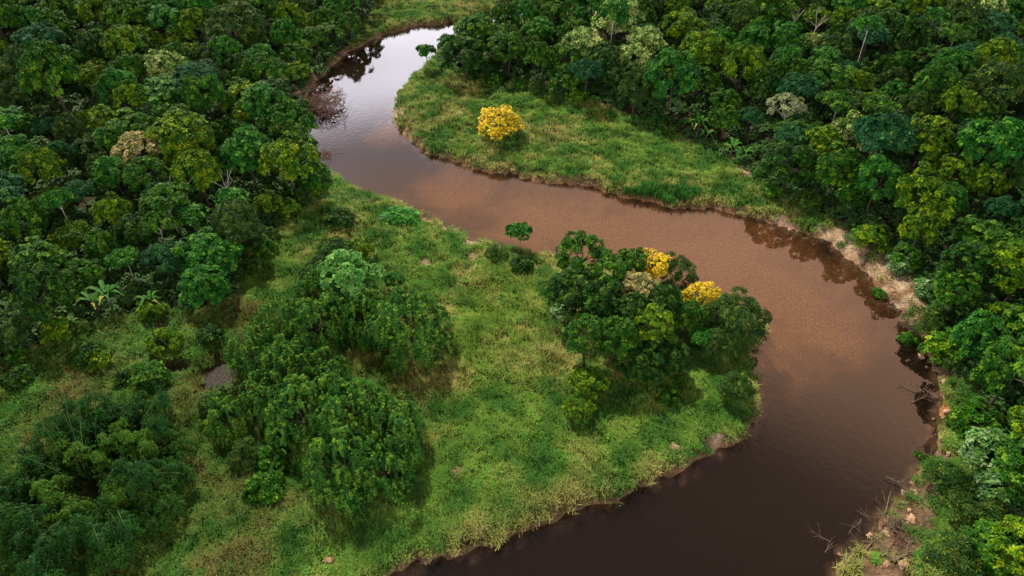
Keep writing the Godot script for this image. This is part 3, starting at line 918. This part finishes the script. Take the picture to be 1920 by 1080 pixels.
func shrubs():
	var rows := [
		["teal_shrub", -21.0, -107.3, 2.6, 1.8, "vivid teal-green shrub near the water's edge on the inner meadow"],
		["dark_shrub", -31.5, -105.9, 2.6, 1.8, "dark round shrub in the pale grass by the inner forest"],
		["dark_shrub", 1.6, -92.7, 2.0, 2.2, "dark round shrub on the hummock near the lone slender tree"],
		["olive_shrub", -2.8, -95.9, 2.0, 2.0, "olive shrub on the hummock near the lone slender tree"],
		["shrub", 21.3, -63.6, 1.8, 2.0, "green shrub below the river-point grove"],
		["glossy_shrub", 7.9, -80.5, 2.0, 2.0, "leafy shrub by the trodden path at the river-point grove"],
		["yellow_shrub", -29.8, -97.1, 2.0, 2.0, "yellow-green shrub behind the inner grove"],
		["yellow_shrub", 63.5, -99.8, 2.7, 1.8, "bright yellow-green shrub on the pale sand of the outer bank"],
		["shrub", 61.0, -77.1, 1.3, 1.8, "small round shrub at the foot of the pale sand bank"],
		["shrub", 61.0, -87.6, 1.1, 1.5, "small tuft-like shrub on the water's edge below the sand"],
		["yellow_shrub", 63.8, -72.9, 2.5, 2.0, "yellow-green shrub leaning from the outer bank over the water"],
		["glossy_shrub", 66.1, -93.1, 2.4, 2.2, "shiny-leaved shrub at the back of the sandy outer bank"],
		["glossy_shrub", 68.8, -86.1, 2.6, 2.2, "shiny-leaved shrub with white glints past the pale sand"],
		["olive_shrub", 64.2, -79.1, 2.5, 2.2, "olive shrub at the edge of the outer forest past the sand"],
		["glossy_shrub", 60.3, -53.2, 3.5, 2.4, "big shiny-leaved shrub low on the outer bank"],
		["glossy_shrub", 58.8, -47.8, 3.3, 2.4, "shiny-leaved shrub behind the driftwood bank"],
		["shrub", 61.1, -58.4, 3.2, 2.2, "bright shrub beside the orange earth"],
		["olive_shrub", 54.0, -49.5, 2.7, 2.0, "olive shrub at the water side above the driftwood"],
		["olive_shrub", 54.4, -45.2, 2.9, 2.0, "olive shrub among the driftwood"],
		["olive_shrub", 49.3, -39.9, 3.0, 2.0, "olive shrub at the lowest end of the driftwood bank"],
		["shrub", 54.3, -40.4, 3.3, 2.2, "wide green shrub at the lowest end of the outer bank"],
		["shrub", 53.1, -55.5, 0.7, 1.4, "tiny shrub at the waterline beside the orange earth"],
		["shrub", 65.5, -113.0, 3.5, 2.2, "blue shaded shrub where the far meadow meets the outer forest"],
		["shrub", -40.4, -119.8, 3.6, 2.2, "pale green shrub on the bank below the driftwood"],
		["olive_shrub", -44.6, -121.9, 3.7, 2.2, "olive shrub on the bank below the driftwood"],
		["shrub", -46.6, -137.1, 3.0, 2.2, "bright shrub between the fallen brush and the bank"],
		["dark_shrub", -51.2, -154.0, 3.5, 2.2, "dark shrub right behind the fallen brush"],
	]
	var k := 0
	for t in rows:
		rng.seed = 900 + k
		k += 1
		var o := place(copy_of(t[0], t[5], "shrub"), t[1], t[2], t[3] / 1.8, rng.randf() * TAU)
		o.scale *= Vector3(rng.randf_range(.9, 1.3), .62 if t[0] == "teal_shrub" else rng.randf_range(.75, 1.0), rng.randf_range(.8, 1.1))
	# the forest's hem of shrubs
	rng.seed = 41
	var kinds := {shrub = "mid green", dark_shrub = "dark green", yellow_shrub = "yellow-green", olive_shrub = "olive"}
	var lines := [
		["along the far meadow's forest edge", [Vector2(-13.8, -173.6), Vector2(0.0, -165.5), Vector2(14.2, -157.8), Vector2(27.3, -149.3), Vector2(36.6, -139.4)]],
		["at the forest edge past the far banana plants", [Vector2(49.5, -125.6), Vector2(51.0, -119.0), Vector2(55.2, -112.2), Vector2(59.4, -106.9)]],
		["in the hem of the inner forest", [Vector2(-37.2, -119.0), Vector2(-40.0, -112.8), Vector2(-42.5, -104.6), Vector2(-43.4, -97.0), Vector2(-44.3, -89.2)]],
		["at the marsh edge of the inner forest", [Vector2(-52.4, -79.8), Vector2(-60.1, -78.4), Vector2(-65.9, -76.8), Vector2(-69.0, -73.4), Vector2(-72.7, -68.5)]],
		["along the forest hem of the outer bank", [Vector2(66.9, -101.0), Vector2(68.0, -94.7), Vector2(68.1, -86.9), Vector2(67.8, -79.8), Vector2(66.4, -72.8), Vector2(65.0, -65.5)]],
		["between bamboo and inner grove", [Vector2(-42.6, -64.5), Vector2(-39.7, -58.9), Vector2(-34.6, -53.8), Vector2(-29.4, -49.5), Vector2(-25.4, -46.2)]],
		["in the wet scrub around the grey puddle", [Vector2(-53.2, -73.4), Vector2(-48.2, -72.8), Vector2(-45.0, -74.0)]],
		["in the marsh scrub behind the bamboo", [Vector2(-69.7, -64.5), Vector2(-64.8, -68.0), Vector2(-57.9, -69.6), Vector2(-48.6, -65.5)]],
		["under the trees of the narrow far bank", [Vector2(-46.4, -185.0), Vector2(-48.7, -176.4), Vector2(-49.9, -167.7), Vector2(-51.3, -157.8)]]]
	var ordinals := ["first", "second", "third", "fourth", "fifth", "sixth", "seventh", "eighth", "ninth", "tenth", "eleventh", "twelfth"]
	for l in lines:
		var pts: Array = l[1]
		var found := []
		for a in pts.size() - 1:
			var seg: Vector2 = pts[a + 1] - pts[a]
			for m in maxi(1, int(seg.length() / 3.4)):
				var p: Vector2 = pts[a] + seg * rng.randf() + Vector2(rng.randf_range(-2.2, 1.6), rng.randf_range(-2.4, 1.2))
				if sd(p.x, p.y) > 1.5: found.append({p = p, kind = kinds.keys()[rng.randi() % 4], s = rng.randf_range(.7, 1.35)})
		found.sort_custom(func(a, b): return a.p.x / -a.p.y < b.p.x / -b.p.y)
		var count := {}
		for f in found:
			var n: int = count.get(f.kind, 0)
			count[f.kind] = n + 1
			place(copy_of(f.kind, "%s shrub %s, %s from the left" % [kinds[f.kind], l[0], ordinals[mini(n, 11)]], "shrub", "shrubs at the forest edge"), f.p.x, f.p.y, f.s, rng.randf() * TAU)

func bamboo():
	var kit := []
	for k in 12: kit.append(culm(300 + k))
	var o := thing("bamboo_clump", "big dark bamboo clump with arching feathery culms on the marsh", "bamboo")
	rng.seed = 17
	for k in 190:
		var a := rng.randf() * TAU
		var q: Array = kit[rng.randi() % 12]
		var c := part("culm", q[0], mats.culm, o)
		c.position = Vector3(cos(a), 0, sin(a)) * 5.6 * sqrt(rng.randf())
		c.rotation.y = -a + rng.randf_range(-.7, .7)
		c.scale = Vector3.ONE * rng.randf_range(.6, 1.05)
		part("plume", q[1], mats.leaf, c)
	place(o, -49.9, -48.4)

func bananas():
	protos.banana = [banana(61), banana(62), banana(63)]
	var rows := [
		[-64.8, -81.1, 1.0, "banana plant with a yellowing leaf at the marsh edge"],
		[-62.8, -81.7, 1.15, "tallest banana plant at the marsh edge"],
		[-56.4, -81.7, .9, "banana plant beside the slender pale-trunked tree"],
		[-74.4, -78.6, .85, "dim banana plant at the western end of the marsh"],
		[39.1, -140.2, 1.0, "banana plant on the far meadow, first of the row"],
		[40.6, -138.5, 1.15, "banana plant on the far meadow, second of the row"],
		[42.2, -136.5, .9, "banana plant on the far meadow, third of the row"],
		[46.0, -130.0, 1.1, "banana plant at the far meadow's earthy corner, taller of two"],
		[48.0, -128.2, .95, "banana plant at the far meadow's earthy corner, lower of two"]]
	var k := 0
	for t in rows:
		rng.seed = 80 + k
		k += 1
		place(copy_of("banana", t[3], "banana plant", "banana plants"), t[0], t[1], t[2], rng.randf() * TAU)

func stick(l: float, thick: float, forks: int) -> ArrayMesh:
	var st := begin()
	var p := crooked(Vector3(-l / 2, 0, 0), Vector3(l / 2, rng.randf_range(-.1, .2) * l, 0), l * .05, 4)
	tube(st, p, taper(thick, thick * .3, 4), 6)
	for k in forks:
		var q: Vector3 = p[1 + k % 3]
		tube(st, crooked(q, q + Vector3(rng.randf_range(.1, .5), rng.randf_range(.1, .5), rng.randf_range(-.5, .5)) * l, l * .03, 2), taper(thick * .5, thick * .12, 2), 5)
	return done(st)

func debris():
	rng.seed = 5
	var sticks := []
	for k in 6: sticks.append(stick(rng.randf_range(2.5, 4.5), rng.randf_range(.06, .10), 5))
	var piles := [
		[-46.0, -157.2, 110, 4.2, 1.8, "brown_wood", "large tangle of fallen brown brush in the water at the far bank"],
		[-44.2, -163.8, 18, 2.6, 1.0, "grey_wood", "greyer crown of the fallen brush reaching into the river"],
		[-40.5, -133.9, 16, 2.6, .35, "brown_wood", "flat raft of dark twigs drifting near the bank"],
		[-54.4, -78.6, 18, 2.6, .9, "brown_wood", "brown brush heap at the marsh edge by the banana plants"],
		[45.8, -44.7, 16, 2.6, .7, "grey_wood", "heap of bleached sticks on the lower outer bank"]]
	for t in piles:
		var o := thing("brush_pile", t[6], "brush")
		for k in int(t[2]):
			var b := part("branch", sticks[rng.randi() % 6], mats[t[5]], o)
			b.position = Vector3(rng.randfn() * t[3] * .45, rng.randf() * t[4], rng.randfn() * t[3] * .45)
			b.rotation = Vector3(rng.randf_range(-.5, .5), rng.randf() * TAU, rng.randf_range(-.4, .4))
			b.scale = Vector3.ONE * rng.randf_range(.5, 1.0)
		place(o, t[0], t[1], t[3] / 3.0)
		o.position.y = maxf(o.position.y, -.1)
	var litter := [["where the orange earth begins", 59.8, -64.2], ["below the orange earth", 55.0, -54.5], ["at the first bleached stones", 49.6, -49.3], ["beside the upright pinkish rock", 43.5, -45.0], ["at the lowest waterline", 40.3, -40.6], ["around the thick pale log", 44.6, -41.8], ["on the widest pale sand", 63.6, -86.2], ["on the upper pale sand", 62.1, -96.9], ["on the narrow sandy ledge", 63.4, -77.0], ["at the tip of the river point", 37.1, -82.8], ["under the river-point grove's shaded side", 29.9, -70.1]]
	for t in litter:
		var o := thing("brush_pile", "scattered sticks and roots " + t[0], "brush", "stick litter on the banks")
		for k in 9:
			var b := part("branch", sticks[rng.randi() % 6], mats[["grey_wood", "brown_wood"][k % 2]], o)
			b.position = Vector3(rng.randfn() * 1.6, rng.randf() * .35, rng.randfn() * 1.6)
			b.rotation = Vector3(rng.randf_range(-.3, .3), rng.randf() * TAU, rng.randf_range(-.25, .15))
			b.scale = Vector3.ONE * rng.randf_range(.3, .8)
		place(o, t[1], t[2])
		o.position.y = maxf(o.position.y, .0)
	var logs := [
		[46.0, -48.3, 4.0, .10, 1.0, "pale stick poking out of the water by the lower bank"],
		[42.2, -43.0, 5.0, .16, .5, "long bleached log at the waterline of the lower bank"],
		[42.7, -42.2, 4.0, .22, .9, "thick sandy-coloured log beside the long bleached one"],
		[44.8, -40.8, 4.5, .24, .35, "thick pale log high on the lower bank"],
		[47.9, -43.8, 3.5, .14, 1.3, "short log among the olive shrubs of the lower bank"],
		[61.5, -100.0, 4.5, .13, -.7, "grey log lying down the slope at the start of the outer bank"],
		[61.8, -96.0, 4.0, .12, .5, "grey log across the pale sand of the outer bank"],
		[62.5, -83.6, 3.5, .12, -.6, "crooked branch on the widest pale sand"],
		[63.7, -72.4, 3.0, .14, .4, "log at the foot of the leaning yellow-green shrub"],
		[38.9, -81.1, 3.4, .16, -.7, "pale log stranded at the tip of the river point"],
		[29.9, -71.7, 5.0, .13, 1.2, "pale branch lying under the olive tree of the point"]]
	for t in logs:
		var o := thing("log", t[5], "log")
		part("stem", stick(t[2], t[3], 0), mats.grey_wood, o)
		part("fork", stick(t[2] * .4, t[3] * .5, 1), mats.grey_wood, o).transform = Transform3D(Basis.from_euler(Vector3(.2, .9, .5)), Vector3(t[2] * .1, .2, -t[2] * .15))
		place(o, t[0], t[1], 1.0, t[4])
		o.position.y = maxf(o.position.y, 0.0) + .12
	var stones := [
		[50.3, -51.1, .42, "small pinkish stone at the waterline, first of the upper pair"],
		[48.7, -49.7, .45, "small pinkish stone at the waterline, second of the upper pair"],
		[45.0, -45.6, .6, "rounded tan rock among the bleached sticks"],
		[42.2, -43.9, .5, "upright pinkish rock at the water's edge"],
		[48.6, -43.1, .5, "pale rock beside the short log"],
		[42.0, -39.9, .6, "orange-tan rock at the bottom of the lower bank"],
		[43.8, -39.7, .7, "broad orange-tan rock beside the thick pale log"],
		[37.8, -41.7, .35, "lone stone out in the water below the bank"],
		[39.8, -80.6, .9, "pale flat rock at the very tip of the river point"],
		[21.0, -55.6, .9, "white bare rock in the grass of the near bank"],
		[-20.6, -40.4, .8, "white bare rock in the grass low on the near bank"],
		[-1.3, -45.6, .5, "pale flat stone in the grass near the waterline"]]
	var strip := [Vector2(62.0, -89.0), Vector2(62.3, -75.1), Vector2(61.2, -66.5), Vector2(57.5, -58.9), Vector2(53.6, -53.0), Vector2(48.8, -48.4), Vector2(45.8, -45.1), Vector2(42.8, -42.4), Vector2(40.1, -39.5)]
	var spots := ["at the lower end of the pale sand", "beside the small round shrub under the sand", "under the leaning yellow-green shrub", "just above the orange earth", "on the orange earth", "just below the orange earth", "below the shiny-leaved shrub", "by the tiny waterline shrub", "near the upper pair of pinkish stones", "beside the poking pale stick", "among the bleached sticks", "behind the upright pinkish rock", "beside the long bleached log"]
	for k in 26:
		var f := k / 26.0 * 7.99
		var p: Vector2 = (strip[int(f)] as Vector2).lerp(strip[int(f) + 1], f - int(f)) + Vector2(rng.randf_range(-.6, 2.2), rng.randf_range(-1, 1))
		var large := k % 2 == 0
		stones.append([p.x, p.y, rng.randf_range(.42, .62) if large else rng.randf_range(.22, .34), ("larger tan stone " if large else "smaller tan stone ") + spots[k / 2]])
	for t in stones:
		var st := begin()
		var n := FastNoiseLite.new()
		n.seed = rng.randi() % 1000
		n.frequency = .5
		var at := func(a: int, b: int) -> Vector3:
			var u := Vector3(cos(TAU * a / 12.0) * sin(PI * b / 8.0), cos(PI * b / 8.0), sin(TAU * a / 12.0) * sin(PI * b / 8.0))
			return Vector3(u.x, u.y * .42, u.z * .8) * t[2] * (1.0 + n.get_noise_3dv(u * 4.0) * 1.1)
		for a in 12:
			for b in 8:
				for p in [at.call(a, b), at.call(a + 1, b), at.call(a + 1, b + 1), at.call(a, b), at.call(a + 1, b + 1), at.call(a, b + 1)]: st.add_vertex(p)
		var o := part("rock", done(st), mats.rock, self)
		o.position = Vector3(t[0], maxf(ground(t[0], t[1]), -.1) + t[2] * .02, t[1])
		o.rotation.y = rng.randf() * TAU
		tag(o, t[3], "rock", "stones of the outer bank" if " tan stone " in str(t[3]) else "")

var paths := [PackedVector2Array([Vector2(6.9, -94.0), Vector2(10.1, -87.6), Vector2(11.2, -83.0), Vector2(10.3, -75.1), Vector2(8.0, -68.5)]), PackedVector2Array([Vector2(-5.1, -96.6), Vector2(-8.0, -90.4), Vector2(-11.1, -83.6), Vector2(-9.1, -79.8), Vector2(-12.6, -72.8)]), PackedVector2Array([Vector2(-40.2, -109.5), Vector2(-33.6, -117.0), Vector2(-26.6, -112.2)]), PackedVector2Array([Vector2(-6.7, -129.5), Vector2(4.4, -124.7), Vector2(17.2, -121.4)]), PackedVector2Array([Vector2(31.1, -114.7), Vector2(39.0, -112.8), Vector2(48.3, -109.5)])]

func trod(x: float, z: float) -> float:          # flattened straw along the animal tracks
	var best := 9.0
	var p := Vector2(x, z) + Vector2(n_small.get_noise_2d(x * 2.0, z * 2.0), n_small.get_noise_2d(x * 2.0, z * 2.0 + 50.0)) * 2.0
	for l in paths:
		for k in l.size() - 1: best = minf(best, Geometry2D.get_closest_point_to_segment(p, l[k], l[k + 1]).distance_to(p))
	return clampf(1.4 - best * .75, 0, 1)

# the forest goes on beyond the picture: a far-off wood that reads as one mass
func far_forest():
	rng.seed = 71
	var kinds := ["dense", "broad", "yellowish", "dull"]
	var lots := [[], [], [], []]
	var z := -640.0
	while z < -20.0:
		var x := -430.0
		while x < 430.0:
			var px := x + rng.randf_range(-3.5, 3.5)
			var pz := z + rng.randf_range(-3.5, 3.5)
			if (absf(px) > 46.0 - pz * .57 or pz < -277.0) and sd(px, pz) > 6.0: lots[rng.randi() % 4].append([px, pz, rng.randf_range(.8, 1.25), rng.randf_range(.8, 1.4), Color.WHITE])
			x += 8.6
		z += 8.6
	for k in 4:
		var src: Node3D = protos[kinds[k]][0]
		scatter("far_forest", (src.get_node("crown") as MeshInstance3D).mesh, mats.leaf, lots[k])

# grass, herbs and the forest's undergrowth: what nobody could count
func cover():
	rng.seed = 3
	var tufts := [[], [], []]
	var herbs := []
	var under := []
	var tint := FastNoiseLite.new()
	tint.seed = 31
	tint.frequency = .045
	tint.fractal_octaves = 4
	for attempt in 200000:
		var z := -28.0 - 262.0 * pow(rng.randf(), 1.25)
		var x := rng.randf_range(-1, 1) * (40.0 - z * .57)
		if x > 135.0: continue
		var d := shore(x, z)
		if d < 0.25: continue
		if in_forest(x, z):
			if rng.randf() < .10: under.append([x, z, rng.randf_range(1.4, 3.0), rng.randf_range(1.2, 2.6), lin(.018, .05, .014).lerp(lin(.03, .08, .016), rng.randf())])
			continue
		var s := sandy(x, z)
		if s > .3 and rng.randf() < s * 1.05: continue
		if dips.any(func(q): return Vector2((x - q[0]) / q[2], (z - q[1]) / q[3]).length() < 1.15 + .2 * sin(x * 3.0)): continue
		var a := tint.get_noise_2d(x, z)
		var b := tint.get_noise_2d(x * 3.0 + 200.0, z * 3.0)
		var edge := clampf(1.0 - d / 4.0, 0, 1)
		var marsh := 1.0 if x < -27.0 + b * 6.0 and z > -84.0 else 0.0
		var straw := clampf(.02 + trod(x, z) * .6 + marsh * .22 + a * .9 + b * .9 + edge * .24 + rng.randf_range(-.15, .2), 0, .9)
		var green := lin(.034, .110, .019).lerp(lin(.108, .210, .032), clampf(.5 + b * 1.4, 0, 1))
		var lush_sunlit := clampf(1.3 - Vector2((x - -2.5) / 11.0, (z + 77.9) / 17.0).length() + b * .9 + a * .6, 0, 1)  # yellower young grass; the sunlit middle strip is put into its colour
		green = green.lerp(lin(.15, .235, .034), lush_sunlit * .6)
		var c := green.lerp(lin(.26, .245, .085).lerp(lin(.10, .085, .036), marsh * .8), straw) * rng.randf_range(.75, 1.25)
		var reed := Vector2((x - 27.8) / 9.0, (z + 116.6) / 2.6).length() < 1.0
		if reed: c = lin(.028, .105, .018) * rng.randf_range(.7, 1.3)
		var tall := rng.randf_range(.7, 1.25) * (1.0 - trod(x, z) * .5) * (1.0 + a * .5)
		if reed: tall *= 1.6
		elif rng.randf() < .12:
			tall *= 1.7
			c = c * .8
		tufts[rng.randi() % 3].append([x, z, rng.randf_range(.9, 1.5), tall, c])
		if d > 2.0 and (b + a * .5 > .05 and rng.randf() < .16 or marsh > .5 and b > -.2 and rng.randf() < .3): herbs.append([x, z, rng.randf_range(.6, 1.6), rng.randf_range(.5, 1.3), lin(.03, .115, .016).lerp(lin(.085, .19, .02), rng.randf()) if marsh < .5 else lin(.018, .070, .012).lerp(lin(.04, .11, .016), rng.randf())])  # marsh herbs: deeper green leaf, with the dimness there put into the colour
	for k in 3: scatter("meadow_grass", tuft(10 + k, 22, .75, .62, .034, .6), mats.grass, tufts[k])
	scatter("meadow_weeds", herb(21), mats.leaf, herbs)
	scatter("forest_undergrowth", herb(22), mats.leaf, under)
	print("tufts ", tufts[0].size() * 3, " herbs ", herbs.size(), " under ", under.size())
